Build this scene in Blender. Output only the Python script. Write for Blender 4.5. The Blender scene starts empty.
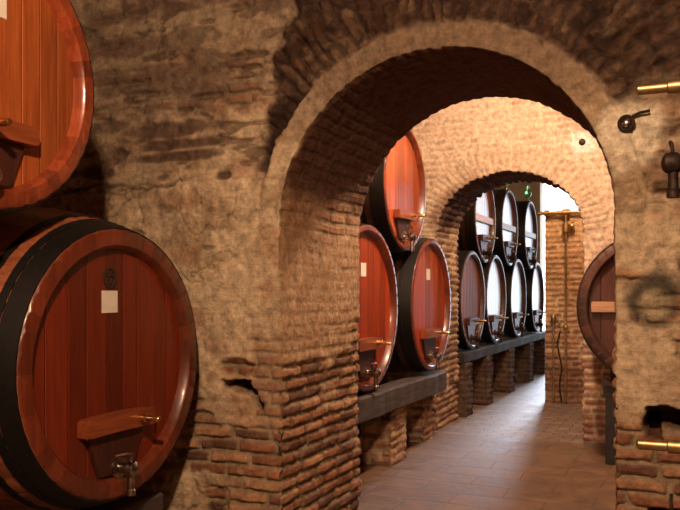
import bpy, bmesh, math, random
import numpy as np
from mathutils import Matrix, Vector
PI = math.pi
random.seed(7)
sc = bpy.context.scene
COL = sc.collection

# ------------------------------------------------------------------ noise
def _h(ix, iy, iz, seed):
    n = (ix.astype(np.int64)*374761393 + iy.astype(np.int64)*668265263 + iz.astype(np.int64)*2147483647 + seed*974634777) & 0xFFFFFFFF
    n = ((n ^ (n >> 13)) * 1274126177) & 0xFFFFFFFF
    n = ((n ^ (n >> 16)) * 2246822519) & 0xFFFFFFFF
    return ((n ^ (n >> 15)) & 0xFFFFFF) / float(0xFFFFFF)
def vnoise(x, y, z, seed=0):
    x, y, z = np.broadcast_arrays(np.asarray(x, float), np.asarray(y, float), np.asarray(z, float))
    ix, iy, iz = np.floor(x), np.floor(y), np.floor(z)
    fx, fy, fz = x-ix, y-iy, z-iz
    fx = fx*fx*(3-2*fx); fy = fy*fy*(3-2*fy); fz = fz*fz*(3-2*fz)
    r = 0
    for dx in (0, 1):
        for dy in (0, 1):
            for dz in (0, 1):
                w = (fx if dx else 1-fx)*(fy if dy else 1-fy)*(fz if dz else 1-fz)
                r = r + w*_h(ix+dx, iy+dy, iz+dz, seed)
    return r
def fbm(x, y, z, f=1.0, octv=4, seed=0):
    s = 0; a = .5; t = 0
    for k in range(octv):
        s = s + a*vnoise(x*f, y*f, z*f, seed+k*17); t += a; a *= .5; f *= 2.03
    return s/t
def sstep(a, b, x):
    t = np.clip((x-a)/(b-a), 0, 1); return t*t*(3-2*t)
def mixc(c, d, m):
    return c*(1-m[..., None]) + np.asarray(d)*m[..., None]
def bricks(u, v, seed=0, bl=.25, bh=.07, m=.012):
    """u along the course, v across the courses -> (mask 0..1 brick, id random, id random 2)"""
    u = u + (fbm(u, v, 0, 3, 2, seed+3)-.5)*.05
    v = v + (fbm(u, v, 5, 1.7, 3, seed+4)-.5)*.045
    row = np.floor(v/bh)
    uo = u + _h(row, row*0, row*0, seed+9)*bl*.9 + (np.mod(row, 2))*bl*.5
    colm = np.floor(uo/bl)
    du = np.minimum(uo-colm*bl, (colm+1)*bl-uo)
    dv = np.minimum(v-row*bh, (row+1)*bh-v)
    e = fbm(u, v, 9, 22, 2, seed+5)*.012
    mask = sstep(m*.5, m*.5+.012, du-e+.004)*sstep(m*.5, m*.5+.010, dv-e+.004)
    return mask, _h(colm, row, row*0, seed+1), _h(colm, row, row*0, seed+2)

# ------------------------------------------------------------------ materials
def newmat(name):
    m = bpy.data.materials.new(name); m.use_nodes = True
    nt = m.node_tree; b = nt.nodes['Principled BSDF']
    return m, nt, b
def N(nt, t, **kw):
    n = nt.nodes.new(t)
    for k, v in kw.items():
        if k in n.inputs.keys(): n.inputs[k].default_value = v
        else: setattr(n, k, v)
    return n
def masonry_mat(name, rough=.92):
    m, nt, b = newmat(name); L = nt.links.new
    at = N(nt, 'ShaderNodeAttribute', attribute_name='tint')
    tc = N(nt, 'ShaderNodeTexCoord')
    n1 = N(nt, 'ShaderNodeTexNoise', Scale=20.0, Detail=8.0, Roughness=.72)
    n2 = N(nt, 'ShaderNodeTexNoise', Scale=140.0, Detail=3.0)
    L(tc.outputs['Object'], n1.inputs['Vector']); L(tc.outputs['Object'], n2.inputs['Vector'])
    r = N(nt, 'ShaderNodeMapRange'); r.inputs['From Min'].default_value = .3; r.inputs['From Max'].default_value = .7
    r.inputs['To Min'].default_value = .48; r.inputs['To Max'].default_value = 1.45
    L(n1.outputs['Fac'], r.inputs['Value'])
    mx = N(nt, 'ShaderNodeVectorMath', operation='SCALE')
    L(at.outputs['Color'], mx.inputs[0]); L(r.outputs['Result'], mx.inputs['Scale'])
    L(mx.outputs['Vector'], b.inputs['Base Color'])
    b.inputs['Roughness'].default_value = rough
    b.inputs['Specular IOR Level'].default_value = .2
    ad = N(nt, 'ShaderNodeMath', operation='MULTIPLY_ADD'); ad.inputs[1].default_value = .35
    L(n2.outputs['Fac'], ad.inputs[0]); L(n1.outputs['Fac'], ad.inputs[2])
    bp = N(nt, 'ShaderNodeBump', Strength=1.0, Distance=.016)
    L(ad.outputs[0], bp.inputs['Height']); L(bp.outputs['Normal'], b.inputs['Normal'])
    return m
def wood_mat(name, c1, c2, axis='Z', rough=.3, coat=.5, scale=1.0, tone=True, bump=.15):
    m, nt, b = newmat(name); L = nt.links.new
    tc = N(nt, 'ShaderNodeTexCoord'); mp = N(nt, 'ShaderNodeMapping')
    s = [22.0*scale]*3; s['XYZ'.index(axis)] = 1.3*scale
    mp.inputs['Scale'].default_value = s
    L(tc.outputs['Object'], mp.inputs['Vector'])
    n1 = N(nt, 'ShaderNodeTexNoise', Scale=2.2, Detail=7.0, Roughness=.6, Distortion=.5)
    L(mp.outputs['Vector'], n1.inputs['Vector'])
    cr = N(nt, 'ShaderNodeValToRGB'); cr.color_ramp.elements[0].position = .3; cr.color_ramp.elements[1].position = .72
    cr.color_ramp.elements[0].color = (*c1, 1); cr.color_ramp.elements[1].color = (*c2, 1)
    L(n1.outputs['Fac'], cr.inputs['Fac'])
    out = cr.outputs['Color']
    if tone:
        at = N(nt, 'ShaderNodeAttribute', attribute_name='tone')
        r = N(nt, 'ShaderNodeMapRange'); r.inputs['To Min'].default_value = .62; r.inputs['To Max'].default_value = 1.3
        L(at.outputs['Fac'], r.inputs['Value'])
        mx = N(nt, 'ShaderNodeVectorMath', operation='SCALE'); L(out, mx.inputs[0]); L(r.outputs['Result'], mx.inputs['Scale'])
        out = mx.outputs['Vector']
    L(out, b.inputs['Base Color'])
    b.inputs['Roughness'].default_value = rough
    b.inputs['Coat Weight'].default_value = coat; b.inputs['Coat Roughness'].default_value = .16
    bp = N(nt, 'ShaderNodeBump', Strength=bump, Distance=.004)
    L(n1.outputs['Fac'], bp.inputs['Height']); L(bp.outputs['Normal'], b.inputs['Normal'])
    return m
def plain_mat(name, c, rough=.5, metal=0.0, nscale=30, var=.25, bump=.1, spec=.5):
    m, nt, b = newmat(name); L = nt.links.new
    tc = N(nt, 'ShaderNodeTexCoord')
    n1 = N(nt, 'ShaderNodeTexNoise', Scale=float(nscale), Detail=4.0); L(tc.outputs['Object'], n1.inputs['Vector'])
    cr = N(nt, 'ShaderNodeValToRGB')
    cr.color_ramp.elements[0].position = .3; cr.color_ramp.elements[1].position = .7
    cr.color_ramp.elements[0].color = (*[x*(1-var) for x in c], 1); cr.color_ramp.elements[1].color = (*[min(1, x*(1+var)) for x in c], 1)
    L(n1.outputs['Fac'], cr.inputs['Fac']); L(cr.outputs['Color'], b.inputs['Base Color'])
    b.inputs['Roughness'].default_value = rough; b.inputs['Metallic'].default_value = metal
    b.inputs['Specular IOR Level'].default_value = spec
    bp = N(nt, 'ShaderNodeBump', Strength=bump, Distance=.004); L(n1.outputs['Fac'], bp.inputs['Height']); L(bp.outputs['Normal'], b.inputs['Normal'])
    return m
M = {}
M['masonry'] = masonry_mat('old brick and plaster')
M['head'] = wood_mat('red varnished oak head', (.25, .042, .014), (.47, .105, .034), 'Z', .34, .3)
M['rim_dark'] = wood_mat('dark red stave ends', (.10, .018, .007), (.20, .038, .014), 'Z', .34, .4)
M['rim'] = wood_mat('red varnished oak stave ends', (.20, .034, .011), (.36, .075, .023), 'Z', .3, .5, tone=True)
M['stave'] = wood_mat('oak staves', (.20, .05, .02), (.40, .13, .05), 'X', .5, .15)
M['head_tan'] = wood_mat('orange varnished oak head', (.22, .048, .012), (.43, .115, .028), 'Z', .36, .25)
M['head_red'] = wood_mat('deep red varnished oak head', (.11, .013, .004), (.21, .028, .008), 'Z', .36, .22)
M['head_scarlet'] = wood_mat('scarlet varnished oak head', (.24, .024, .009), (.44, .062, .02), 'Z', .3, .4)
M['head_brown'] = wood_mat('brown varnished oak head', (.12, .035, .018), (.24, .075, .035), 'Z', .3, .35)
M['head_dark'] = wood_mat('dark varnished oak head', (.03, .008, .005), (.075, .017, .009), 'Z', .6, .0)  # evenly dark head for the half hidden right-hand cask
M['paleoak'] = wood_mat('pale worn oak batten', (.30, .15, .08), (.52, .30, .17), 'Y', .5, .1, tone=False)
M['shaded_darkwood'] = wood_mat('dark oak with hatch shade', (.03, .007, .004), (.075, .016, .008), 'Z', .55, .05, tone=False)  # crossbar's shadow on the hatch is put into this colour
M['barwood'] = wood_mat('worn crossbar oak', (.17, .036, .012), (.32, .08, .026), 'Y', .42, .2, tone=False)
M['head_matte'] = wood_mat('dull brown oak head', (.11, .028, .014), (.24, .062, .028), 'Z', .62, .0)
M['beam_black'] = wood_mat('blackened beam oak', (.012, .009, .008), (.04, .03, .026), 'Y', .85, .0, tone=False, bump=.6)
M['beam'] = wood_mat('old grey beam oak', (.035, .026, .024), (.11, .085, .08), 'Y', .75, .0, tone=False, bump=.6)
M['blackstave'] = wood_mat('blackened oak staves', (.03, .012, .008), (.09, .03, .018), 'X', .5, .2)
M['hoop'] = plain_mat('black painted hoop iron', (.010, .008, .007), .5, .3)
M['iron'] = plain_mat('dark rusty iron', (.05, .03, .022), .6, .7, var=.5, bump=.4)
M['brass'] = plain_mat('polished brass', (.85, .55, .22), .22, 1.0, var=.12)
M['dullbrass'] = plain_mat('tarnished brass', (.40, .27, .13), .42, .9, var=.3)
M['chrome'] = plain_mat('worn chrome', (.75, .72, .70), .14, 1.0, var=.15)
M['tapmetal'] = plain_mat('dull nickel tap metal', (.34, .29, .26), .28, 1.0, var=.5, nscale=40)
M['paper'] = plain_mat('aged label paper', (.80, .76, .66), .8, 0, nscale=12, var=.08)
M['white_plaster'] = plain_mat('white lime plaster', (.80, .74, .66), .9, 0, nscale=18, var=.12, bump=.5)
M['carved'] = plain_mat('blackened carved wood', (.045, .02, .014), .6, 0, nscale=60, var=.5, bump=.3)
M['ceil'] = plain_mat('sooty ceiling plaster', (.10, .06, .045), .95, 0, nscale=3, var=.35, bump=.5, spec=.1)
M['side'] = plain_mat('old brown plaster', (.14, .085, .055), .95, 0, nscale=3, var=.35, bump=.5, spec=.1)
M['endw'] = plain_mat('pale ochre plaster', (.62, .50, .34), .9, 0, nscale=3, var=.12, bump=.3, spec=.1)
g, nt, b = newmat('green airlock glass')
b.inputs['Base Color'].default_value = (.25, .75, .25, 1); b.inputs['Roughness'].default_value = .05
b.inputs['Transmission Weight'].default_value = .7; b.inputs['IOR'].default_value = 1.4
M['green'] = g

def floor_mat():
    m, nt, b = newmat('worn stone and brick floor'); L = nt.links.new
    tc = N(nt, 'ShaderNodeTexCoord')
    nz = N(nt, 'ShaderNodeTexNoise', Scale=2.5, Detail=3.0); L(tc.outputs['Object'], nz.inputs['Vector'])
    off = N(nt, 'ShaderNodeVectorMath', operation='MULTIPLY_ADD'); off.inputs[1].default_value = (.06, .06, 0)
    L(nz.outputs['Color'], off.inputs[0]); L(tc.outputs['Object'], off.inputs[2])
    br = N(nt, 'ShaderNodeTexBrick'); L(off.outputs[0], br.inputs['Vector'])
    for k, v in (('Scale', 1.0), ('Mortar Size', .006), ('Mortar Smooth', .6), ('Brick Width', .62), ('Row Height', .3), ('Bias', 0.0)):
        br.inputs[k].default_value = v
    br.inputs['Color1'].default_value = (.18, .10, .055, 1); br.inputs['Color2'].default_value = (.15, .082, .045, 1); br.inputs['Mortar'].default_value = (.10, .058, .037, 1)
    b2 = N(nt, 'ShaderNodeTexBrick'); L(off.outputs[0], b2.inputs['Vector'])
    for k, v in (('Scale', 1.0), ('Mortar Size', .008), ('Mortar Smooth', .4), ('Brick Width', .24), ('Row Height', .12), ('Bias', 0.0)):
        b2.inputs[k].default_value = v
    b2.inputs['Color1'].default_value = (.30, .21, .17, 1); b2.inputs['Color2'].default_value = (.20, .14, .115, 1); b2.inputs['Mortar'].default_value = (.10, .07, .06, 1)
    sx = N(nt, 'ShaderNodeSeparateXYZ'); L(tc.outputs['Object'], sx.inputs[0])
    st = N(nt, 'ShaderNodeMapRange'); st.inputs['From Min'].default_value = 7.9; st.inputs['From Max'].default_value = 8.1; L(sx.outputs['Y'], st.inputs['Value'])
    mc = N(nt, 'ShaderNodeMix', data_type='RGBA'); L(st.outputs[0], mc.inputs['Factor']); L(br.outputs['Color'], mc.inputs['A']); L(b2.outputs['Color'], mc.inputs['B'])
    n2 = N(nt, 'ShaderNodeTexNoise', Scale=5.0, Detail=8.0, Roughness=.7); L(tc.outputs['Object'], n2.inputs['Vector'])
    r = N(nt, 'ShaderNodeMapRange'); r.inputs['From Min'].default_value = .3; r.inputs['From Max'].default_value = .7; r.inputs['To Min'].default_value = .55; r.inputs['To Max'].default_value = 1.35
    L(n2.outputs['Fac'], r.inputs['Value'])
    mx = N(nt, 'ShaderNodeVectorMath', operation='SCALE'); L(mc.outputs['Result'], mx.inputs[0]); L(r.outputs[0], mx.inputs['Scale'])
    L(mx.outputs[0], b.inputs['Base Color'])
    rr = N(nt, 'ShaderNodeMapRange'); rr.inputs['From Min'].default_value = .3; rr.inputs['From Max'].default_value = .7; rr.inputs['To Min'].default_value = .5; rr.inputs['To Max'].default_value = .75
    L(n2.outputs['Fac'], rr.inputs['Value']); L(rr.outputs[0], b.inputs['Roughness'])
    fm = N(nt, 'ShaderNodeMix', data_type='FLOAT'); L(st.outputs[0], fm.inputs['Factor']); L(br.outputs['Fac'], fm.inputs['A']); L(b2.outputs['Fac'], fm.inputs['B'])
    h = N(nt, 'ShaderNodeMath', operation='MULTIPLY_ADD'); h.inputs[1].default_value = -.35; L(n2.outputs['Fac'], h.inputs[2]); L(fm.outputs['Result'], h.inputs[0])
    bp = N(nt, 'ShaderNodeBump', Strength=.6, Distance=.012); L(h.outputs[0], bp.inputs['Height']); L(bp.outputs['Normal'], b.inputs['Normal'])
    return m
M['floor'] = floor_mat()

# ------------------------------------------------------------------ object helpers
def tag(o, label=None, cat=None, group=None, kind=None):
    if label: o['label'] = label
    if cat: o['category'] = cat
    if group: o['group'] = group
    if kind: o['kind'] = kind
    return o
def empty(name, loc, rz=0):
    o = bpy.data.objects.new(name, None); COL.objects.link(o); o.location = loc; o.rotation_euler = (0, 0, rz)
    o.empty_display_size = .1; return o
def obj(name, bm, mat, parent=None, smooth=False, loc=(0, 0, 0)):
    me = bpy.data.meshes.new(name); bmesh.ops.recalc_face_normals(bm, faces=bm.faces[:]); bm.to_mesh(me); bm.free()
    if smooth:
        for p in me.polygons: p.use_smooth = True
        try: me.set_sharp_from_angle(angle=math.radians(35))
        except Exception: pass
    me.materials.append(mat)
    o = bpy.data.objects.new(name, me); COL.objects.link(o); o.location = loc
    if parent: o.parent = parent
    return o
def set_tone(o, vals):
    a = o.data.attributes.new('tone', 'FLOAT', 'FACE'); a.data.foreach_set('value', np.asarray(vals, dtype=np.float32))
def add_box(bm, lo, hi, bevel=0, M4=None):
    r = bmesh.ops.create_cube(bm, size=1)
    vs = r['verts']
    for v in vs:
        v.co = Vector([(lo[i]+hi[i])/2 + v.co[i]*(hi[i]-lo[i]) for i in range(3)])
        if M4: v.co = M4 @ v.co
    if bevel:
        es = list({e for v in vs for e in v.link_edges})
        bmesh.ops.bevel(bm, geom=es, offset=bevel, segments=2, affect='EDGES')
def add_lathe(bm, prof, origin, axis, seg=24, cap=True):
    """prof: list of (distance along axis, radius)"""
    ax = Vector(axis).normalized(); t = Vector((0, 0, 1)) if abs(ax.z) < .9 else Vector((1, 0, 0))
    u = ax.cross(t).normalized(); w = ax.cross(u)
    rings = []
    for d, r in prof:
        rings.append([bm.verts.new(Vector(origin)+ax*d+(u*math.cos(2*PI*k/seg)+w*math.sin(2*PI*k/seg))*max(r, 1e-4)) for k in range(seg)])
    for a, b_ in zip(rings, rings[1:]):
        for k in range(seg):
            bm.faces.new((a[k], a[(k+1) % seg], b_[(k+1) % seg], b_[k]))
    if cap:
        bm.faces.new(rings[0][::-1]); bm.faces.new(rings[-1])
def add_tube(bm, pts, r, seg=10):
    pts = [Vector(p) for p in pts]; rings = []
    for i, p in enumerate(pts):
        d = (pts[min(i+1, len(pts)-1)]-pts[max(i-1, 0)]).normalized()
        t = Vector((0, 0, 1)) if abs(d.z) < .8 else Vector((0, 1, 0))
        u = d.cross(t).normalized(); w = d.cross(u)
        rings.append([bm.verts.new(p+(u*math.cos(2*PI*k/seg)+w*math.sin(2*PI*k/seg))*r) for k in range(seg)])
    for a, b_ in zip(rings, rings[1:]):
        for k in range(seg): bm.faces.new((a[k], a[(k+1) % seg], b_[(k+1) % seg], b_[k]))
    bm.faces.new(rings[0][::-1]); bm.faces.new(rings[-1])
def grid_obj(name, P, T, mat, flip=False):
    """P: (n,m,3) points, T: (n,m,3) colours -> one mesh"""
    n, m = P.shape[:2]
    idx = np.arange(n*m).reshape(n, m)
    a, b_, c, d = idx[:-1, :-1], idx[:-1, 1:], idx[1:, 1:], idx[1:, :-1]
    F = np.stack([a, b_, c, d] if not flip else [a, d, c, b_], -1).reshape(-1, 4)
    me = bpy.data.meshes.new(name)
    me.vertices.add(n*m); me.vertices.foreach_set('co', P.reshape(-1).astype(np.float32))
    nf = len(F)
    me.loops.add(nf*4); me.loops.foreach_set('vertex_index', F.reshape(-1).astype(np.int32))
    me.polygons.add(nf); me.polygons.foreach_set('loop_start', np.arange(0, nf*4, 4, dtype=np.int32))
    try: me.polygons.foreach_set('loop_total', np.full(nf, 4, dtype=np.int32))
    except Exception: pass
    me.polygons.foreach_set('use_smooth', np.ones(nf, dtype=bool))
    me.update(calc_edges=True)
    at = me.color_attributes.new('tint', 'FLOAT_COLOR', 'POINT')
    C4 = np.concatenate([T.reshape(-1, 3), np.ones((n*m, 1))], 1).astype(np.float32)
    at.data.foreach_set('color', C4.reshape(-1))
    me.materials.append(mat); me.validate()
    o = bpy.data.objects.new(name, me); COL.objects.link(o); return o

# ------------------------------------------------------------------ masonry colours
PLA = np.array((.62, .47, .31)); PLD = np.array((.42, .29, .18)); SOOT = np.array((.085, .048, .035))
MORT = np.array((.45, .33, .21)); BR = [np.array(c) for c in ((.37, .165, .09), (.28, .12, .07), (.43, .23, .125), (.19, .095, .065))]
def brick_col(r1, r2):
    c = BR[0]*np.ones(r1.shape+(3,))
    for k in (1, 2, 3): c = mixc(c, BR[k], (np.floor(r1*4) == k).astype(float))
    return c*(.8+.4*r2)[..., None]
def combine(mask, r1, r2, cover, fineh, depth=.022, thin=.35, mort=MORT, pla=PLA):
    """cover 1 = plastered over; returns (height, colour)"""
    hb = -depth*(1-mask) + (r2-.5)*.014
    h = hb*(1-cover*(1-thin)) + .006*cover + fineh
    cb = mixc(np.ones(mask.shape+(3,))*mort, np.zeros(3), np.zeros(mask.shape))
    cb = cb*(1-mask[..., None]) + brick_col(r1, r2)*mask[..., None]
    c = cb*(1-cover[..., None]) + np.asarray(pla)*cover[..., None]
    return h, c
def blob(X, Z, x, z, rx, rz, seed=0, rough=.5):
    n = fbm(X, 0, Z, 9, 3, seed)-.5
    d = np.sqrt(((X-x)/rx)**2+((Z-z)/rz)**2) + n*rough*2
    return 1-sstep(.6, 1.15, d)

def build_arch_wall(name, cx, zc, a, b_, Y0, Y1, F, dz, narc, foff, doff, boff, frontf, innerf, backf, xclip):
    nl = int(zc/dz)+1
    zl = np.linspace(0, zc, nl)
    ph = np.linspace(PI, 0, narc+1)[1:-1]
    # path columns
    cxs = np.concatenate([np.full(nl, cx-a), cx+a*np.cos(ph), np.full(nl, cx+a)])
    czs = np.concatenate([zl, zc+b_*np.sin(ph), zl[::-1]])
    nx = np.concatenate([np.full(nl, -1.), np.cos(ph), np.full(nl, 1.)])
    nz = np.concatenate([np.zeros(nl), np.sin(ph), np.zeros(nl)])
    arcl = np.concatenate([[0], np.cumsum(np.hypot(np.diff(cxs), np.diff(czs)))])
    s = len(cxs)
    rows = []; rt = []
    fo = np.array(foff)[::-1]
    def face(offs, Y, ff, sgn):
        D = offs[:, None]
        X = cxs[None]+nx[None]*D; Z = czs[None]+nz[None]*D
        X = np.clip(X, xclip[0], xclip[1])
        h, c = ff(X, Z, D+0*X)
        return X, Z, h, c
    Xf, Zf, hf, cf = face(fo, Y0, frontf, -1)
    Xb, Zb, hb, cb = face(np.array(boff), Y1, backf, 1)
    Yd = np.array(doff)
    hi, ci = innerf(arcl[None]+0*Yd[:, None], Yd[:, None]+0*arcl[None], cxs[None]+0*Yd[:, None], czs[None]+0*Yd[:, None])
    # outer rows of the front (all but the corner)
    Pf = np.stack([Xf, Y0-hf, Zf], -1)
    Pi = np.stack([cxs[None]-nx[None]*hi, Yd[:, None]+0*hi, czs[None]-nz[None]*hi], -1)
    Pb = np.stack([Xb, Y1+hb, Zb], -1)
    ch = .012
    # corners
    Pc0 = np.stack([cxs-nx*(hi[0]-ch*.4), Y0-hf[-1]+ch*.4, czs-nz*(hi[0]-ch*.4)], -1)[None]
    Pc1 = np.stack([cxs-nx*(hi[-1]-ch*.4), Y1+hb[0]-ch*.4, czs-nz*(hi[-1]-ch*.4)], -1)[None]
    P = np.concatenate([Pf[:-1], Pc0, Pi[1:-1], Pc1, Pb[1:]], 0)
    T = np.concatenate([cf[:-1], ((cf[-1]+ci[0])/2)[None], ci[1:-1], ((cb[0]+ci[-1])/2)[None], cb[1:]], 0)
    o = grid_obj(name, P, T, M['masonry'], flip=F)
    return o

# ---- wall between the first and second bay (archway 1)
A1 = dict(cx=-1.21, zc=1.825, a=.865, b=.865, Y0=3.88, Y1=5.0)
def front1(X, Z, D):
    cx, zc, R = A1['cx'], A1['zc'], A1['a']
    rr = np.hypot(X-cx, Z-zc); ang = np.arctan2(Z-zc, X-cx)       # pi = left
    up = Z > zc
    m, r1, r2 = bricks(X, Z, 11)
    fine = (fbm(X, 0, Z, 14, 4, 21)-.5)*.022 + (fbm(X, 0, Z, 2.3, 3, 22)-.5)*.05
    cov = fbm(X*.8, 0, Z*1.6, 3.2, 4, 31)
    thr = .40 + .25*sstep(.95, .4, Z) + .10*sstep(1.5, 2.2, Z)*0 
    low = sstep(1.05, .62, Z + (fbm(X, 1, Z, 3, 2, 8)-.5)*.5)
    cover = np.clip(sstep(-.07, .05, cov-(.33+.30*low)), 0, 1)
    # quoin strip of bare brick by the jamb
    q = sstep(.22, .17, np.abs(X-(cx-R))+ (X > cx-R)*9)*sstep(1.34, 1.15, Z+(fbm(X, 3, Z, 6, 2, 5)-.5)*.3)
    cover = cover*(1-q*.75)
    qr = sstep(.28, .2, np.abs(X-(cx+R))+(X < cx+R)*9)*sstep(.85, .7, Z)
    cover = cover*(1-qr*.9)
    niche = blob(X, Z, -2.37, 1.035, .13, .06, 92, .15); cover = cover*(1-niche)
    h, c = combine(m, r1, r2, cover, fine, .024, .13, MORT*.75)  # mortar darkened: joint shadows put into the colour
    h = h-.03*niche
    pn = fbm(X, 2, Z, 4, 4, 41)
    c = mixc(c, PLD, cover*sstep(.42, .62, pn)*.75)
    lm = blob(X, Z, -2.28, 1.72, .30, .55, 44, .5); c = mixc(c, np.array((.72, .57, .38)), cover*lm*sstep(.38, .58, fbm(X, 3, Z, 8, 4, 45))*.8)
    # reddish bare patches and grey bloom
    c = mixc(c, np.array((.40, .21, .12)), cover*sstep(.55, .7, fbm(X, 7, Z, 6, 3, 43))*.6)
    # sooty upper part of the wall
    soot = sstep(1.75, 3.1, Z+(fbm(X, 4, Z, 2.2, 4, 51)-.5)*1.5)
    c = mixc(c, np.array((.17, .115, .075)), soot*.62)
    mot = fbm(X, 12, Z*1.5, 5, 4, 56); c = mixc(c, np.array((.33, .25, .17)), soot*sstep(.52, .66, mot)*.7); c = mixc(c, np.array((.10, .07, .05)), soot*sstep(.46, .36, mot)*.55)
    # smudged courses left of the arch
    for (x, z, rx, rz, a_) in ((-2.78, 2.42, .38, .05, .85), (-2.75, 2.33, .36, .035, .9), (-2.8, 2.26, .34, .035, .9), (-3.2, 2.30, .06, .05, .9), (-3.35, 2.2, .14, .05, .9), (-3.3, 2.47, .25, .04, .6),
                              (-2.45, 2.13, .06, .03, .9), (-3.2, 2.95, .4, .07, .7), (-2.9, 2.72, .5, .10, .6), (-2.6, 2.62, .25, .05, .5), (-2.55, 1.72, .05, .02, .6), (-2.9, 3.15, .8, .06, .5)):
        bl = blob(X, Z, x, z, rx, rz, int(abs(x*100)), .35)
        c = mixc(c, np.array((.115, .065, .05)), bl*a_); h = h - bl*.014
    # scattered pock marks and worn-away courses on the upper plaster
    up_w = sstep(1.7, 2.2, Z)
    pk = sstep(.60, .68, fbm(X*1.0, 5, Z*2.6, 7, 3, 52))*up_w
    c = mixc(c, np.array((.13, .08, .055)), pk*.7); h = h - pk*.012
    ck = np.exp(-((fbm(X, 6, Z, 3.5, 4, 53)-.5)/.006)**2)*sstep(.5, .62, fbm(X, 8, Z, 1.7, 2, 54))
    c = c*(1-.55*ck[..., None]); h = h-.012*ck
    # crack under the upper cask
    zc_ = 2.10 + .02*np.sin(X*9) + (fbm(X, 0, 0, 12, 3, 3)-.5)*.05
    cr = np.exp(-((Z-zc_)/.008)**2)*sstep(-2.6, -2.8, X)*sstep(-3.9, -3.6, X)
    h = h-.02*cr; c = mixc(c, SOOT, cr*.8)
    # pocket holes
    def pocket(x0, x1, zt, zb, skew=0, dep=.22, sd=1):
        e = (fbm(X, 0, Z, 14, 2, sd)-.5)*.035
        zz0 = zb + skew*(X-x0)
        inside = sstep(0, .012, X-x0+e)*sstep(0, .012, x1-X+e)*sstep(0, .012, zt-Z+e)*sstep(0, .012, Z-zz0+e)
        return inside
    for (x0, x1, zt, zb, sk, sd) in ((-2.48, -2.28, .975, .915, -.12, 61), (-.215, .22, .955, .855, 0, 62), (-.21, -.14, .90, .79, 0, 63), (-.21, .2, .49, .36, 0, 64)):
        p = pocket(x0, x1, zt, zb, sk, sd=sd)
        h = h - .20*p; c = mixc(c, np.array((.06, .028, .02)), p*.85)
    dl = np.abs((X+2.26)*.85+(Z-.88)*.52)+(fbm(X, 0, Z, 14, 2, 66)-.5)*.02
    p = sstep(.026, .012, dl)*sstep(.80, .82, Z)*sstep(.97, .95, Z)
    h = h-.12*p; c = mixc(c, np.array((.06, .028, .02)), p*.85)
    # archivolt ring (header bricks under thin render)
    ring = sstep(1.012, .998, rr+(fbm(ang*3, 0, rr, 3, 3, 71)-.5)*.03)*up*1.0
    ringl = ring
    mr, q1, q2 = bricks(rr*1.0+5, ang*.93, 77, .15, .072, .010)
    rc = mixc(mixc(np.ones(X.shape+(3,))*np.array((.44, .31, .19)), np.array((.52, .39, .25)), sstep(.4, .6, fbm(X, 9, Z, 7, 3, 72))), np.array((.2, .12, .075)), (1-mr)*.18)
    rc = mixc(rc, np.array((.72, .57, .39)), sstep(2.0, 2.5, ang)*sstep(.35, .6, fbm(X, 4, Z, 6, 3, 75))*.75)
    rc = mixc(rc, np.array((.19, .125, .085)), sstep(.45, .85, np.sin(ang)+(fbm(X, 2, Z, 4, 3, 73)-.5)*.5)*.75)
    hr = .022 + (fbm(X, 5, Z, 16, 3, 74)-.5)*.03 - .003*(1-mr)
    h = h*(1-ringl)+hr*ringl; c = c*(1-ringl[..., None])+rc*ringl[..., None]
    # soft shoulders of the render beside the ring at the springing: merges with the wall
    # rough dark voussoir masonry above the ring
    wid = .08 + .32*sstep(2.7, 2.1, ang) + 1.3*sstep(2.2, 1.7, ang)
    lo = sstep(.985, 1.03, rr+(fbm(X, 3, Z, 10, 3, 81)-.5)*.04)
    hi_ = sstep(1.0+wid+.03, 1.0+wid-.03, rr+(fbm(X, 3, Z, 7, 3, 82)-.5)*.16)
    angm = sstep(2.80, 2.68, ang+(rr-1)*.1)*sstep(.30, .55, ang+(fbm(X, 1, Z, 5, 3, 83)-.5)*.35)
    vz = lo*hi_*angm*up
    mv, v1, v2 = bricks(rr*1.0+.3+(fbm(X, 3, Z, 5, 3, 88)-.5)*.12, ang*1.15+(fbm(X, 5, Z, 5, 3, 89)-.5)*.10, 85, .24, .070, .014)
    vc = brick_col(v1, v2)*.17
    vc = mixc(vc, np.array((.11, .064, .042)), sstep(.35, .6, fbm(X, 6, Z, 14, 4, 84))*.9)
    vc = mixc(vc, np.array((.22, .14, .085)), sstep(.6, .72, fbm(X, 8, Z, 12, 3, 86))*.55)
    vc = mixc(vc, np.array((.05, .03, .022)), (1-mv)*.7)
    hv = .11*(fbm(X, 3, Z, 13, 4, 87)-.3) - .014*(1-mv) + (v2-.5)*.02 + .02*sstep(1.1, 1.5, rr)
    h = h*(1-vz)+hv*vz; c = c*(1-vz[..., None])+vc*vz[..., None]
    # ragged gap on the left shoulder of the arch, its shadow put into the colour
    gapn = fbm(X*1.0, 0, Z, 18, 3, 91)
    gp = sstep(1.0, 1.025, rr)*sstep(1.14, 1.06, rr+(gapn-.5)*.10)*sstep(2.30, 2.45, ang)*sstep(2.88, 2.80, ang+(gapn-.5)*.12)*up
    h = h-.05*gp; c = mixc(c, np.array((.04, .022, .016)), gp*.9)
    # right side: light lime patch round the ring bolt, cement repair lower down
    bl = blob(X, Z, -.27, 2.19, .17, .17, 5, .35); c = mixc(c, np.array((.86, .74, .56)), bl*.85); h = h+.008*bl
    b1 = blob(X, Z, -.17, 1.44, .125, .13, 6, .25); b2 = blob(X, Z, -.175, 1.41, .085, .085, 9, .2)
    c = mixc(c, np.array((.07, .06, .045)), b1*.95); c = mixc(c, np.array((.42, .33, .21)), b2*.95); h = h-.008*b1+.01*b2
    bl = blob(X, Z, -.1, 2.05, .12, .09, 15, .6); c = mixc(c, np.array((.2, .12, .08)), bl*.6)
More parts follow.
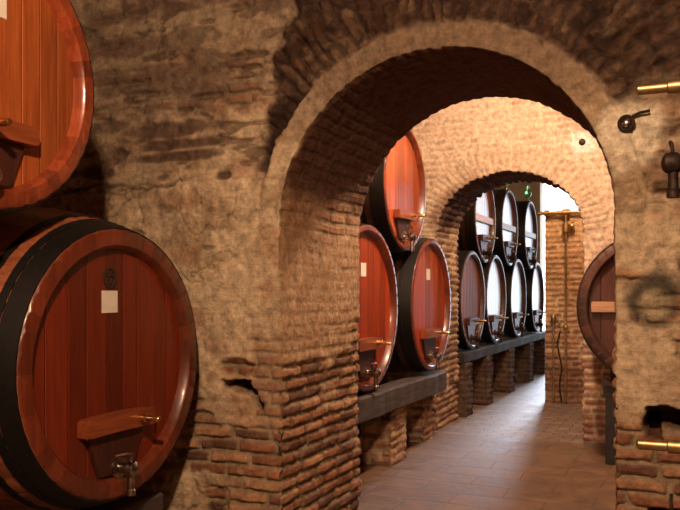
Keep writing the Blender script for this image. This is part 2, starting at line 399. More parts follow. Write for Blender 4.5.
    return h, c
def inner1(L, Y, X, Z):
    m, r1, r2 = bricks(Y+.07, L, 111, .25, .0705, .014)
    arcstart = A1['zc']; tot = 2*A1['zc']+PI*A1['a']
    d = np.minimum(L, tot-L)
    zl = np.where(d < arcstart, d, arcstart+1)
    fine = (fbm(L, Y, 0, 16, 3, 121)-.5)*.022 + (fbm(L, Y, 0, 3, 2, 122)-.5)*.03
    cov = fbm(L*1.3, Y, 0, 4, 3, 131)
    hi = sstep(.85, 1.35, zl)
    cover = sstep(-.10, .10, cov-.80+.50*hi)*.92
    cover = np.where(d > arcstart, cover*.6, cover)
    h, c = combine(m, r1, r2, cover, fine, .019, .25, MORT*.62, np.array((.52, .34, .20)))  # shadow in the jamb joints put into the darker mortar colour
    h = h*(1-.6*sstep(1.0, 1.5, d+(fbm(L, Y, 4, 3, 2, 9)-.5)*.5))
    wear = sstep(.9, 1.3, zl)*sstep(.42, .6, fbm(L, Y, 3, 9, 3, 141))
    c = mixc(c, np.array((.42, .24, .13)), wear*.6)
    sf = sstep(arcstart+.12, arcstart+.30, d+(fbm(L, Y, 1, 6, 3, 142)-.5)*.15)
    c = mixc(c, np.array((.075, .028, .018)), sf*.88)  # shade of the soffit painted into its colour
    lip = sstep(.03, 0, Y-A1['Y0'])+sstep(.03, 0, A1['Y1']-Y)
    h = h - lip*.010*fbm(L, Y, 2, 30, 2, 143)
    return h, c
def bright_face(seed, redlow=True):
    def f(X, Z, D):
        m, r1, r2 = bricks(X, Z, seed)
        fine = (fbm(X, 0, Z, 10, 3, seed+1)-.5)*.02+(fbm(X, 0, Z, 2, 2, seed+2)-.5)*.04
        cov = fbm(X, 1, Z*1.3, 2.6, 4, seed+3)
        low = sstep(1.5, .7, Z+(fbm(X, 4, Z, 2, 2, seed+4)-.5)*.6)
        cover = sstep(-.12, .12, cov-.42-.25*low)*.8
        h, c = combine(m, r1, r2, cover, fine, .016, .35, np.array((.66, .52, .38)), np.array((.74, .56, .40)))
        c = mixc(c, np.array((.72, .53, .37)), .45*np.ones(X.shape)*(1-low*.8))
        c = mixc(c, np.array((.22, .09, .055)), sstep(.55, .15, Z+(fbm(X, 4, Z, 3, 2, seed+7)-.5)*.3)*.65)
        return h, c
    return f
def ring_face(A, seed):
    base = bright_face(seed)
    def f(X, Z, D):
        h, c = base(X, Z, D)
        up = Z > A['zc']
        ang = np.arctan2((Z-A['zc'])/A['b'], (X-A['cx'])/A['a'])
        mr, q1, q2 = bricks(D+5, ang*.9, seed+50, .26, .072, .012)
        ring = sstep(.27, .25, D)*up
        hr = .008+(q2-.5)*.008-.008*(1-mr); rc = mixc(brick_col(q1, q2)*1.2, np.array((.68, .51, .35)), .78+.15*(1-mr))
        rc = mixc(rc, np.array((.16, .07, .04)), sstep(.16, .0, D+(fbm(X, 2, Z, 8, 3, seed+9)-.5)*.2)*sstep(1.7, 2.3, ang)*.7)
        h = h*(1-ring)+hr*ring; c = c*(1-ring[..., None])+rc*ring[..., None]
        bl = blob(X, Z, -1.02, 2.93, .13, .13, 5, .3); c = mixc(c, np.array((.85, .80, .72)), bl*.8)
        return h, c
    return f
def plain_back(X, Z, D):
    return bright_face(301)(X, Z, D)
def offs(fine, nf, mid, nm, far, nfar):
    a = np.linspace(0, fine, nf); b_ = np.linspace(fine, mid, nm+1)[1:]; c = np.linspace(mid, far, nfar+1)[1:]
    return np.concatenate([a, b_, c])
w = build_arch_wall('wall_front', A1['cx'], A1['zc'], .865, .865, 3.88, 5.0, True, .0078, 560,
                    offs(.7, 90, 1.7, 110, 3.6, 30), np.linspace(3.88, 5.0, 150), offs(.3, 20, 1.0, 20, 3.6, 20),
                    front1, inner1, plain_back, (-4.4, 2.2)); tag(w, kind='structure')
A2 = dict(cx=-1.76, zc=2.07, a=.74, b=.615, Y0=8.15, Y1=9.0)
def inner2(L, Y, X, Z):
    m, r1, r2 = bricks(Y+.07, L, 211, .25, .0705, .014)
    d = np.minimum(L, L.max()-L)
    fine = (fbm(L, Y, 0, 12, 3, 221)-.5)*.02
    cover = sstep(-.06, .08, fbm(L*1.3, Y, 0, 4, 3, 231)-.55)*.7
    h, c = combine(m, r1, r2, cover, fine, .024, .4, np.array((.55, .42, .28)), np.array((.62, .44, .28)))
    sf = sstep(2.07, 2.25, d); c = mixc(c, np.array((.075, .028, .018)), sf*.85)  # soffit shade put into the colour above the springing
    return h, c
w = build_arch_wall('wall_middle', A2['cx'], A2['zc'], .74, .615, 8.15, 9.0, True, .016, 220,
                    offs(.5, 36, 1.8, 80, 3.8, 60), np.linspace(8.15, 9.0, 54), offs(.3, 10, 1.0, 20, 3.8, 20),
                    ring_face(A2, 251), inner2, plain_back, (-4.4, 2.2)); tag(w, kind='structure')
# ---- low brick wall across the third bay, open above it
def brick_block(name, x0, x1, y0, y1, z0, z1, seed, step=.018, dark=.0, structure=True, tintf=None):
    """masonry block wrapped by one displaced sheet round four sides plus a top"""
    cx_, cy_ = (x0+x1)/2, (y0+y1)/2
    per = [(x0, y0), (x1, y0), (x1, y1), (x0, y1), (x0, y0)]
    pts = []; nrm = []; uu = []; acc = 0
    for (a, b_), (n_) in zip(zip(per, per[1:]), ((0, -1), (1, 0), (0, 1), (-1, 0))):
        Ls = math.hypot(b_[0]-a[0], b_[1]-a[1]); n = max(2, int(min(Ls/step, 260)))
        for k in range(n):
            t = k/n; pts.append((a[0]+(b_[0]-a[0])*t, a[1]+(b_[1]-a[1])*t)); uu.append(acc+Ls*t); nrm.append(n_)
        acc += Ls
    pts.append(pts[0]); nrm.append(nrm[0]); uu.append(acc)
    pts = np.array(pts); nrm = np.array(nrm, float); uu = np.array(uu)
    zz = np.linspace(z0, z1, max(3, int((z1-z0)/step)))
    U, Z = np.meshgrid(uu, zz); 
    m, r1, r2 = bricks(U, Z, seed)
    cover = sstep(-.1, .1, fbm(U, 2, Z*1.2, 3, 3, seed+3)-.62)*.6
    fine = (fbm(U, 0, Z, 12, 3, seed+4)-.5)*.018
    h, c = combine(m, r1, r2, cover, fine, .02, .4, np.array((.50, .38, .26)), np.array((.60, .44, .29)))
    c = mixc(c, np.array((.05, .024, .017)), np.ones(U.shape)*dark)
    if tintf: c = tintf(U, Z, c)
    h = h-.004
    X = pts[:, 0][None]+nrm[:, 0][None]*h; Y = pts[:, 1][None]+nrm[:, 1][None]*h
    P = np.stack([X, Y, Z], -1); 
    capP = np.stack([pts[:, 0][None]*1.0, pts[:, 1][None]*1.0, np.full((1, len(uu)), z1)], -1)
    cen = np.array([cx_, cy_, z1])[None, None]
    in2 = cen + (capP-cen)*np.array([.02, .02, 1])
    P = np.concatenate([P, in2], 0); T = np.concatenate([c, c[-1:]*.9], 0)
    o = grid_obj(name, P, T, M['masonry'])
    if structure: tag(o, kind='structure')
    return o
def lowtint(U, Z, c):
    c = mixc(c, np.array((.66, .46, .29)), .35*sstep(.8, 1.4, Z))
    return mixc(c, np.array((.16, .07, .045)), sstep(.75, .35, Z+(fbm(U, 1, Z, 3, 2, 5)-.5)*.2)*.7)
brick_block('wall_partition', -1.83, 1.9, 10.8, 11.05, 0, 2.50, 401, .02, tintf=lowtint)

# ---- floor, ceiling, side and end walls
def flat(name, lo, hi, mat):
    bm = bmesh.new(); add_box(bm, lo, hi); return tag(obj(name, bm, mat), kind='structure')
flat('floor', (-4.6, -3.2, -.15), (2.4, 22, 0), M['floor'])
flat('ceiling', (-4.6, -3.2, 4.05), (2.4, 17.3, 4.2), M['ceil'])
flat('wall_left', (-4.6, -3.2, 0), (-4.25, 17.3, 4.05), M['side'])
flat('wall_right', (2.05, -3.2, 0), (2.4, 17.3, 4.05), M['side'])
flat('wall_back', (-4.25, -3.2, 0), (2.05, -2.9, 4.05), M['side'])
bm = bmesh.new()                                     # end wall with its wide doorway to the daylight
add_box(bm, (-4.25, 17.0, 0), (-2.98, 17.3, 4.05)); add_box(bm, (-2.98, 17.0, 3.75), (2.05, 17.3, 4.05)); add_box(bm, (.6, 17.0, 0), (2.05, 17.3, 3.75))
tag(obj('wall_end', bm, M['endw']), kind='structure')

# ------------------------------------------------------------------ casks
NB = [0]
def make_cask(r, ratio, length, label, cat='cask', group=None, detail=True, card=True, plaque=False, batten=False, head_mat='head', rod_dy=.12, tap_dy=.01, stave='stave', rim_mat='rim', tap_dz=-.50, rod_k=1.0, rim_w=.085, bar_mat='barwood', tapm='tapmetal', boltm='brass'):
    """local frame: head faces +X at x=0, ring centre at z=H above the base"""
    rb = r*ratio; H = rb
    root = empty('wine_cask', (0, 0, 0)); tag(root, label, cat, group)
    ns = 44 if detail else 32; sub = 4
    prof = []
    npz = 18
    rim = rim_w*r/.635; rec = .05
    for k in range(npz+1):
        t = k/npz; x = -length*t
        rad = r+(rb-r)*(1-abs(2*t-1)**2.3)
        prof.append((x, rad))
    bm = bmesh.new(); seg = ns*sub; rings = []
    def ring(x, rad, groove):
        out = []
        for k in range(seg):
            g = groove if k % sub == 0 else 0
            a = 2*PI*k/seg
            out.append(bm.verts.new((x, (rad-g)*math.sin(a), H+(rad-g)*math.cos(a))))
        return out
    rings = [ring(-rec-.01, r-rim-.012, 0), ring(-.012, r-rim, .0), ring(0, r-rim+.012, .002), ring(0, r-.010, .002)]
    for x, rad in prof: rings.append(ring(x-.008 if x == 0 else x, rad, .004))
    rings.append(ring(-length, r-rim, 0)); rings.append(ring(-length+rec, r-rim-.01, 0))
    tones = []; tv = [random.random() for _ in range(ns)]; rm = []
    for i, (a, b_) in enumerate(zip(rings, rings[1:])):
        for k in range(seg):
            bm.faces.new((a[k], a[(k+1) % seg], b_[(k+1) % seg], b_[k])); tones.append(tv[k//sub]); rm.append(1 if i < 4 else 0)
    bm.faces.new(rings[-1]); tones.append(.5); rm.append(0)
    body = obj('body', bm, M[stave], root); body.data.materials.append(M[rim_mat])
    for p, q in zip(body.data.polygons, rm): p.use_smooth = True; p.material_index = q
    body.data.set_sharp_from_angle(angle=math.radians(40))
    set_tone(body, tones)
    # head of upright planks
    bm = bmesh.new(); R = r-rim+.002; tones = []; npk = 9 if detail else 8; w_ = 2*R/npk
    edges = [-R+w_*k for k in range(npk+1)]
    for k in range(1, npk): edges[k] += random.uniform(-.018, .018)
    for k in range(npk):
        y0, y1 = edges[k], edges[k+1]; gp = .0012; tn = random.random()
        ys = [y0+gp, y0+gp+.004]+[y0+(y1-y0)*j/6 for j in range(1, 6)]+[y1-gp-.004, y1-gp]
        xs = [-.0025]+[0]*(len(ys)-2)+[-.0025]
        top = []; bot = []
        for y, x in zip(ys, xs):
            hh = math.sqrt(max(R*R-y*y, 1e-6))
            dish = lambda z: -rec+x
            top.append(bm.verts.new((dish(0), y, H+hh))); bot.append(bm.verts.new((dish(0), y, H-hh)))
        for j in range(len(ys)-1):
            bm.faces.new((bot[j], bot[j+1], top[j+1], top[j])); tones.append(tn)
    # backing so that the joints are closed
    vs = [bm.verts.new((-rec-.010, R*math.sin(2*PI*k/48), H+R*math.cos(2*PI*k/48))) for k in range(48)]
    bm.faces.new(vs); tones.append(0)
    me_tones = tones
    hd = obj('head', bm, M[head_mat], root); set_tone(hd, me_tones)
    # hoops
    for xx, ww in ((.010, .085), (.10, .035), (.19, .035), (length*.36, .035), (length*.64, .035), (length-.19, .035), (length-.06, .05)):
        bm = bmesh.new()
        def rad(x):
            t = x/length; return r+(rb-r)*(1-abs(2*t-1)**2.3)
        pr = [(-xx, rad(xx)-.004), (-xx, rad(xx)+.004), (-xx-ww, rad(xx+ww)+.004), (-xx-ww, rad(xx+ww)-.004)]
        add_lathe(bm, pr, (0, 0, H), (1, 0, 0), 64, cap=False)
        obj('hoop', bm, M['hoop'], root, smooth=True)
    s = r/.635
    # hatch: tapering board low in the head, held by a curved crossbar
    bm = bmesh.new()
    zt, zb = H-.31*s, H-.53*s
    def prism(pts, x0, x1, bev=.006):
        v0 = [bm.verts.new((x0, y, z)) for y, z in pts]; v1 = [bm.verts.new((x1, y, z)) for y, z in pts]
        n = len(pts); bm.faces.new(v0[::-1]); bm.faces.new(v1)
        for k in range(n): bm.faces.new((v0[k], v0[(k+1) % n], v1[(k+1) % n], v1[k]))
        if bev: bmesh.ops.bevel(bm, geom=list({e for v in v1 for e in v.link_edges}), offset=bev, segments=2, affect='EDGES')
    prism([(-.21*s, zt), (-.12*s, zb), (.12*s, zb), (.21*s, zt)], -rec-.004, -rec+.022)
    hatch = obj('hatch', bm, M['shaded_darkwood'], root)
    bm = bmesh.new()
    n = 14; pts = []
    for k in range(n+1):
        y = (-.25+.5*k/n)*s; pts.append((y, H-(.245+.03*(1-(y/(.25*s))**2)*-1)*s))
    up_ = [(y, H-.24*s+.010*s*(1-(y/(.25*s))**2)) for y in [(-.25+.5*k/n)*s for k in range(n+1)]]
    dn_ = [(y, H-.325*s+.006*s*(1-(y/(.25*s))**2)) for y in [(.25-.5*k/n)*s for k in range(n+1)]]
    prism(up_+dn_, -rec+.004, .012, .008)
    obj('crossbar', bm, M[bar_mat], root)
    if batten:
        bm = bmesh.new(); hw = R-.03; add_box(bm, (-rec+.002, -hw, H-.045), (-rec+.035, hw, H+.045), .006)
        obj('batten', bm, M['paleoak'], root)
    bm = bmesh.new(); yb = rod_dy*s; zb_ = H-.275*s
    add_lathe(bm, [(0, .019*rod_k), (.04*rod_k, .019*rod_k), (.043*rod_k, .0145*rod_k), (.115*rod_k, .0145*rod_k), (.12*rod_k, .011)], (.008, yb, zb_), (1, 0, 0), 18)
    obj('brass_bolt', bm, M[boltm], root, smooth=True)
    # tap low on the head
    yv, zv = tap_dy*s, H+tap_dz*s
    bm = bmesh.new()
    add_lathe(bm, [(0, .05), (.012, .05), (.014, .026), (.045, .026), (.05, .030), (.06, .037), (.08, .040), (.10, .036), (.11, .024), (.115, .010)], (-rec+.02, yv, zv), (1, 0, 0), 24)
    add_lathe(bm, [(0, .018), (.08, .018), (.085, .022), (.11, .022)], (.045, yv, zv-.015), (0, 0, -1), 16)
    tap = obj('tap', bm, M[tapm], root, smooth=True)
    bm = bmesh.new()
    add_tube(bm, [(.045, yv, zv+.03), (.05, yv, zv+.07), (.055, yv-.04, zv+.082), (.055, yv-.13, zv+.084)], .007, 8)
    obj('tap_lever', bm, M[tapm], tap, smooth=True)
    if card:
        bm = bmesh.new(); cy = card if not isinstance(card, bool) else -.03
        add_box(bm, (-rec+.001, cy-.055, H+.24*s), (-rec+.004, cy+.055, H+.24*s+.105))
        obj('label_card', bm, M['paper'], root)
    if plaque:
        bm = bmesh.new(); zc0 = H+.405*s; cy = -.03
        for q in range(16):
            a0 = 2*PI*q/16; a1 = 2*PI*(q+1)/16
            pts = [(cy+.046*math.cos(a0), zc0+.052*math.sin(a0)), (cy+.046*math.cos(a1), zc0+.052*math.sin(a1)), (cy+.030*math.cos(a1), zc0+.042*math.sin(a1)), (cy+.030*math.cos(a0), zc0+.042*math.sin(a0))]
            prism(pts, -rec-.001, -rec+.008, 0)
        for yy in (-.013, .013):                      # the two worn figures inside the oval, like an eight
            for zz_ in (-.018, .018):
                for q in range(10):
                    a0 = 2*PI*q/10; a1 = 2*PI*(q+1)/10
                    pts = [(cy+yy+.011*math.cos(a0), zc0+zz_+.015*math.sin(a0)), (cy+yy+.011*math.cos(a1), zc0+zz_+.015*math.sin(a1)), (cy+yy+.006*math.cos(a1), zc0+zz_+.009*math.sin(a1)), (cy+yy+.006*math.cos(a0), zc0+zz_+.009*math.sin(a0))]
                    prism(pts, -rec-.001, -rec+.008, 0)
        obj('number_plaque', bm, M['carved'], root)
    return root, H
def place(root, H, x, y, zc, rz=0):
    root.location = (x, y, zc-H); root.rotation_euler = (0, 0, rz); return root
CAM = 1.475
G1 = 'casks stacked along the left of the first bay'
def cask(x, y, zc, r, ratio, label, group, rz=0, **k):
    length = k.pop('length', 1.5)
    root, H = make_cask(r, ratio, length, label, 'cask', group, **k)
    return place(root, H, x, y, zc, rz)
cask(-2.5, 3.061, CAM-.344, .637, 1.215, 'large red cask nearest lower left with white card and oval number plaque', G1, card=-.03, plaque=True, head_mat='head_red', rim_mat='rim_dark')
cask(-2.5, 2.312, CAM+.885, .563, 1.14, 'orange-brown cask in the top left corner, perched above the cask with the number plaque', G1, card=.04, head_mat='head_tan', rod_dy=-.06, tap_dy=-.08)
cask(-2.5, 1.47, CAM-.344, .637, 1.215, 'lower cask just outside the left edge beneath the top left cask', G1)
G2 = 'casks on the left of the second bay'
cask(-2.3, 5.74, CAM-.13, .64, 1.08, 'lower red cask half hidden behind the near arch pier, white card', G2, card=-.02, rim_w=.05, head_mat='head_scarlet', rim_mat='rim_dark', stave='blackstave')
cask(-2.3, 7.36, CAM-.13, .625, 1.08, 'lower red cask beside the far wall, standing on the beam end', G2, card=.001, rim_w=.05, head_mat='head_scarlet', rim_mat='rim_dark', stave='blackstave')
cask(-2.3, 6.60, CAM+.90, .545, 1.07, 'upright-headed bright orange upper cask resting on two red casks', G2, card=False, rim_w=.05, rim_mat='rim_dark', stave='blackstave')
G3 = 'casks in the brightly lit third bay'

low3 = (('dark brown lower cask nearest in the third bay, cut off by the arch pier', 9.67),
        ('lower cask with a white glare, second from left through the small arch', 10.93),
        ('lower cask with a white glare, third from left through the small arch', 12.43),
        ('lower cask with a white glare, furthest from the camera beside the partition wall', 14.08))
for l, y in low3:
    cask(-2.5, y, CAM-.11, .60, 1.03, l, G3, card=False, rim_w=.05, rim_mat='blackstave', head_mat='head_matte' if y < 10 else 'head_brown', bar_mat='shaded_darkwood', tapm='iron', boltm='dullbrass', detail=False, length=1.4, stave='blackstave')
up3 = (('leftmost of the three upper casks seen through the small arch', 10.30),
       ('middle of the three upper casks seen through the small arch', 11.80),
       ('rightmost of the three upper casks seen through the small arch', 13.46))
for l, y in up3:
    cask(-2.5, y, CAM+.935, .56, 1.02, l, G3, card=False, rim_w=.05, rim_mat='blackstave', head_mat='head_brown', bar_mat='shaded_darkwood', tapm='iron', boltm='dullbrass', batten=True, detail=False, length=1.4, stave='blackstave')
# right side casks
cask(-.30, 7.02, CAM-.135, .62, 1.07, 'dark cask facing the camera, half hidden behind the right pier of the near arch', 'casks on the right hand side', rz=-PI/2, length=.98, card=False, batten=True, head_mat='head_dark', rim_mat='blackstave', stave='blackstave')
cask(-.03, 3.12, CAM+.985, .575, 1.06, 'upper right cask at the picture edge, only its brass bolt and tap showing', 'casks on the right hand side', rz=PI, card=False, rod_dy=.0, rod_k=1.35, boltm='dullbrass', tapm='iron', tap_dz=-.58)
cask(-.03, 3.12, CAM-.30, .60, 1.07, 'lower right cask at the picture edge, its brass bolt crossing the brick wall', 'casks on the right hand side', rz=PI, card=False, rod_dy=.0, rod_k=1.35, boltm='dullbrass', tapm='iron', tap_dz=-.58)

# ------------------------------------------------------------------ stillage
def beam(x0, x1, y0, y1, z0, z1, label, group=None, mat='beam'):
    bm = bmesh.new(); n = 40
    sec = [(x0+.012, z0), (x1-.012, z0), (x1, z0+.012), (x1, z1-.014), (x1-.014, z1), (x0+.012, z1), (x0, z1-.012), (x0, z0+.012)]
    rings = []
    for k in range(n+1):
        y = y0+(y1-y0)*k/n; j = (math.sin(k*1.7)+math.sin(k*.63))*.0035
        rings.append([bm.verts.new((x+j*(1 if x > (x0+x1)/2 else -1), y, z+j*.6*math.sin(k*.9))) for x, z in sec])
    for a, b_ in zip(rings, rings[1:]):
        for k in range(8): bm.faces.new((a[k], a[(k+1) % 8], b_[(k+1) % 8], b_[k]))
    bm.faces.new(rings[0][::-1]); bm.faces.new(rings[-1])
    return tag(obj('stillage_beam', bm, M[mat]), label, 'beam', group)
def pier(x0, x1, y0, y1, z1, label, group, seed, dark=0.0):
    o = brick_block('brick_pier', x0, x1, y0, y1, 0, z1, seed, .02, dark=dark, structure=False)
    return tag(o, label, 'pier', group)
# heights are set so that each cask rests on the beams under its ends
GB = 'beams carrying the casks'; GP = 'brick piers under the cask beams'
def rad_at(x, r, ratio, L): t = x/L; return r+(r*ratio-r)*(1-abs(2*t-1)**2.3)
zb1 = CAM-.344-rad_at(.32, .637, 1.215, 1.5)-.006
beam(-2.82, -2.62, .6, 3.55, zb1-.2, zb1, 'front timber beam under the large lower left casks', GB)
beam(-3.88, -3.68, .6, 3.55, zb1-.2, zb1, 'rear timber beam under the large lower left casks', GB)
for y in (.9, 2.25, 3.3): pier(-2.86, -2.58, y-.17, y+.17, zb1-.2, 'short brick pier under the beam of the large lower left casks', GP, 500+int(y*10))
for y in (.9, 2.25, 3.3): pier(-3.92, -3.64, y-.17, y+.17, zb1-.2, 'short rear brick pier under the beam of the large lower left casks', GP, 600+int(y*10))
zb2 = CAM-.13-rad_at(.16, .64, 1.08, 1.5)-.006
beam(-2.46, -2.27, 5.06, 7.72, zb2-.19, zb2, 'grey weathered timber beam under the second bay casks', GB)
beam(-3.78, -3.66, 5.10, 8.0, zb2-.19, zb2, 'rear timber beam under the second bay casks', GB)
for y, t, xo in ((6.50, 'short brick pier under the grey beam, between the two dark gaps', 0), (7.56, 'recessed brick pier under the far end of the grey beam', .08)):
    pier(-2.62-xo, -2.33-xo, y-.18 if y < 7 else y-.14, y+.18 if y < 7 else y+.14, zb2-.19, t, GP, 700+int(y))
for y in (5.45, 6.50, 7.75): pier(-3.84, -3.60, y-.17, y+.17, zb2-.19, 'rear brick pier under the second bay casks', GP, 720+int(y))
zb3 = CAM-.11-rad_at(.16, .60, 1.03, 1.4)-.006
beam(-2.66, -2.46, 9.08, 14.75, zb3-.12, zb3, 'dark timber beam under the third bay casks', GB, 'beam_black')
beam(-3.88, -3.74, 9.08, 14.75, zb3-.12, zb3, 'rear dark timber beam under the third bay casks', GB, 'beam_black')
for q, (y, t) in enumerate(((9.25, 'brick pier under the third bay beam, nearest the small arch'), (10.30, 'second brick pier under the third bay beam'), (11.68, 'third brick pier under the third bay beam'), (13.2, 'fourth brick pier under the third bay beam'), (14.55, 'furthest brick pier under the third bay beam'))):
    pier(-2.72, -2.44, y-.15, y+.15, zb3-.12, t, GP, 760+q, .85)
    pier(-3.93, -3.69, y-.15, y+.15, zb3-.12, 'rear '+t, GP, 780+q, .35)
# supports of the right-hand casks
zr = CAM-.135-.62*1.045
def post_stand(x0, x1, y0, y1, z, label, group=None, post=.09):
    root = empty('cask_stand', ((x0+x1)/2, (y0+y1)/2, 0)); tag(root, label, 'stand', group)
    cx_, cy_ = root.location.x, root.location.y
    for (px, py) in ((x0, y0), (x1, y0), (x0, y1), (x1, y1)):
        bm = bmesh.new(); add_box(bm, (px-cx_-post/2, py-cy_-post/2, 0), (px-cx_+post/2, py-cy_+post/2, z-.10), .006); obj('post', bm, M['beam_black'], root)
    for py in (y0, y1):
        bm = bmesh.new(); add_box(bm, (x0-cx_-post*.7, py-cy_-post*.5, z-.10), (x1-cx_+post*.7, py-cy_+post*.5, z), .006); obj('rail', bm, M['beam_black'], root)
    for sx in (x0, x1):
        k = 1 if sx == x1 else -1
        v = [(sx-cx_-k*.05, z), (sx-cx_+k*.07, z), (sx-cx_+k*.07, z+.07)]
        for py in (y0-cy_, y1-cy_):
            bm = bmesh.new()
            a = [bm.verts.new((x, py-.04, zz)) for x, zz in v]; b_ = [bm.verts.new((x, py+.04, zz)) for x, zz in v]
            bm.faces.new(a); bm.faces.new(b_[::-1])
            for i in range(3): bm.faces.new((a[i], a[(i+1) % 3], b_[(i+1) % 3], b_[i]))
            obj('wedge', bm, M['beam'], root)
    return root
post_stand(-.66, .06, 7.18, 7.84, CAM-.135-.62*1.07-.006, 'dark wooden stand under the half hidden cask behind the right pier')
zr2 = CAM-.30-rad_at(.40, .60, 1.07, 1.5)-.006
bm = bmesh.new()
beam(.14, .32, 2.5, 3.72, zr2-.18, zr2, 'front timber beam under the right edge casks', GB); beam(1.12, 1.30, 2.5, 3.72, zr2-.18, zr2, 'rear timber beam under the right edge casks', GB)
for y in (2.75, 3.5):
    pier(.10, .36, y-.15, y+.15, zr2-.18, 'brick pier under the right edge casks', GP, 800+int(y*10)); pier(1.08, 1.34, y-.15, y+.15, zr2-.18, 'rear brick pier under the right edge casks', GP, 820+int(y*10))
# spacer beams that carry the upper right cask
zt2 = CAM+1.0-rad_at(.25, .575, 1.10, 1.5)

# ------------------------------------------------------------------ small fittings
root = empty('wall_ring_bolt', (-.289, 3.85, 2.235)); tag(root, 'rusty iron ring bolt set in pale plaster to the right of the near arch', 'ring bolt')
bm = bmesh.new(); add_lathe(bm, [(0, .020), (.05, .020), (.055, .012)], (0, .03, 0), (0, -1, 0), 16); obj('bolt', bm, M['chrome'], root, smooth=True)
bm = bmesh.new()
pr = []
for k in range(25):
    a = 2*PI*k/24; pr.append((.030*math.cos(a), -.008, .032*math.sin(a)))
add_tube(bm, pr, .009, 8); obj('ring', bm, M['iron'], root, smooth=True)
bm = bmesh.new(); add_tube(bm, [(.025, -.005, .03), (.06, -.004, .045), (.10, -.0, .05)], .007, 8); obj('hook', bm, M['iron'], root, smooth=True)
bm = bmesh.new(); add_lathe(bm, [(0, .035), (.02, .034), (.022, .02), (.06, .022), (.065, .01)], (0, 0, 0), (0, -1, 0), 16)
tag(obj('wall_plug', bm, M['iron'], loc=(-1.02, 8.15, 2.19+.02)), 'small rusty plug in a white plaster spot high on the middle wall', 'plug')
M_plug = bpy.data.objects['wall_plug']; M_plug.location = (-1.02, 8.15, CAM+1.46)

def pipe(name, pts, r, mat, label, cat='pipe', joints=()):
    root = empty(name, pts[0]); tag(root, label, cat); o = Vector(pts[0])
    bm = bmesh.new(); add_tube(bm, [Vector(p)-o for p in pts], r, 12); obj('tube', bm, mat, root, smooth=True)
    for p, ax, rr_, ln in joints:
        bm = bmesh.new(); add_lathe(bm, [(-ln/2, rr_*.9), (-ln/2+.005, rr_), (ln/2-.005, rr_), (ln/2, rr_*.9)], Vector(p)-o, ax, 14); obj('joint', bm, mat, root, smooth=True)
    return root
Yp = 10.735
pipe('water_pipe', [(-1.90, Yp, 2.50), (-1.0, Yp, 2.50), (.6, Yp, 2.50)], .024, M['dullbrass'], 'horizontal brass pipe along the top of the brick partition wall',
     joints=[((-1.55, Yp, 2.50), (1, 0, 0), .045, .10), ((-1.80, Yp, 2.50), (1, 0, 0), .042, .06)])
r_ = pipe('water_pipe', [(-1.55, Yp-.01, 2.46), (-1.55, Yp-.01, 1.2), (-1.55, Yp-.01, 0.03)], .015, M['dullbrass'], 'long vertical pipe running down the brick partition wall',
     joints=[((-1.55, Yp-.01, 2.30), (0, 0, 1), .045, .12), ((-1.55, Yp-.01, 1.0), (0, 0, 1), .035, .05)])
bm = bmesh.new(); add_lathe(bm, [(0, .03), (.02, .055), (.05, .055), (.06, .02)], (.05, 0, -.14), (1, 0, 0), 14); obj('valve_wheel', bm, M['dullbrass'], r_, smooth=True)
r_ = pipe('standpipe', [(-1.71, Yp, .03), (-1.71, Yp, .6), (-1.71, Yp, 1.15)], .013, M['dullbrass'], 'short standpipe with a tap on the brick partition wall, left of the long pipe',
     joints=[((-1.71, Yp, 1.12), (0, 0, 1), .035, .09)])
bm = bmesh.new(); add_tube(bm, [(0, 0, 1.10), (.05, -.05, 1.10), (.09, -.08, 1.04), (.10, -.08, .98)], .014, 8); obj('spout', bm, M['dullbrass'], r_, smooth=True)
pipe('hose', [(-1.62, Yp-.02, .95), (-1.66, Yp-.03, .8), (-1.60, Yp-.03, .5), (-1.63, Yp-.04, .25), (-1.60, Yp-.03, .02)], .010, M['iron'], 'thin dark hose hanging between the two pipes', 'hose')

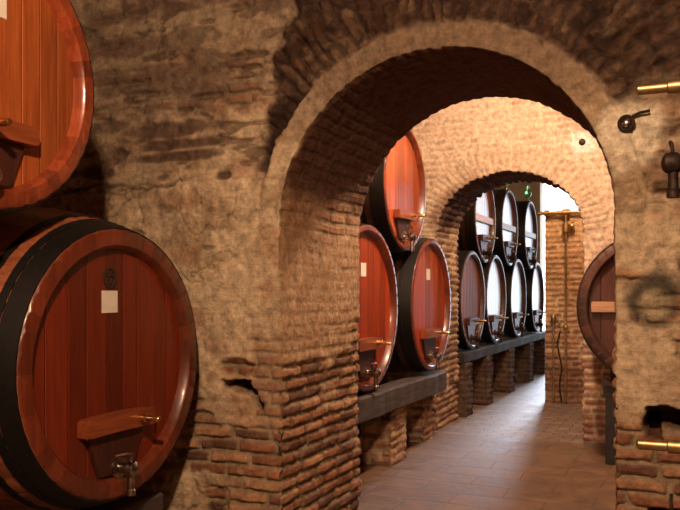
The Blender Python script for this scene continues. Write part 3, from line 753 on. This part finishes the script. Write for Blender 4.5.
for q, (y, l) in enumerate(((11.80, 'small green glass airlock on top of the middle upper cask'), (13.46, 'small green glass airlock on top of the rightmost upper cask'))):
    zt = CAM+.935+.5635
    root = empty('glass_airlock', (-2.44-.06, y, zt)); tag(root, l, 'airlock', 'green glass airlocks')
    bm = bmesh.new(); add_lathe(bm, [(0, .03), (.02, .03), (.025, .012), (.06, .012)], (-.06, 0, .006), (0, 0, 1), 12); obj('stopper', bm, M['dullbrass'], root, smooth=True)
    bm = bmesh.new(); add_lathe(bm, [(.05, .015), (.07, .04), (.10, .055), (.14, .055), (.17, .035), (.19, .02), (.25, .02)], (-.06, 0, .006), (0, 0, 1), 14); obj('bulb', bm, M['green'], root, smooth=True)

# ------------------------------------------------------------------ lights
def lamp(x, y, z, w_, col, size=.12):
    l = bpy.data.lights.new('lamp', 'POINT'); l.energy = w_; l.color = col; l.shadow_soft_size = size
    o = bpy.data.objects.new('lamp', l); COL.objects.link(o); o.location = (x, y, z); return o
WARM = (1.0, .56, .27)
lamp(-.28, -.05, 3.35, 600, (1, .66, .41), .09)
lamp(-1.1, 5.95, 3.55, 350, (1, .70, .48), .10)
lamp(-1.35, 9.6, 3.3, 130, (1, .62, .33), .12)
# daylight: overcast sky beyond the end doorway plus a low hazy sun
wd = bpy.data.worlds.new('sky'); sc.world = wd; wd.use_nodes = True
bg = wd.node_tree.nodes['Background']; bg.inputs['Color'].default_value = (.80, .89, 1, 1); bg.inputs['Strength'].default_value = 4.5
l = bpy.data.lights.new('sky_portal', 'AREA'); l.shape = 'RECTANGLE'; l.size = 3.58; l.size_y = 3.75; l.cycles.is_portal = True
o = bpy.data.objects.new('sky_portal', l); COL.objects.link(o); o.location = (-1.19, 17.15, 1.875); o.rotation_euler = (-PI/2, 0, 0)
l = bpy.data.lights.new('sun', 'SUN'); l.energy = 3.4; l.angle = math.radians(10); l.color = (.74, .84, 1)
o = bpy.data.objects.new('sun', l); COL.objects.link(o); o.location = (-2, 25, 8)
o.rotation_euler = Vector((.05, -1, -.29)).to_track_quat('-Z', 'Y').to_euler()

# ------------------------------------------------------------------ camera
cd = bpy.data.cameras.new('camera'); cam = bpy.data.objects.new('camera', cd); COL.objects.link(cam)
cd.sensor_width = 36; cd.lens = 36*800/680; cd.shift_y = 36/680; cd.clip_start = .05
cam.location = (0, 0, CAM); cam.rotation_euler = (PI/2, 0, math.atan2(356, 800))
sc.camera = cam
sc.view_settings.view_transform = 'Standard'; sc.view_settings.look = 'None'; sc.view_settings.gamma = 1
sc.view_settings.exposure = 0
sc.view_settings.use_curve_mapping = False
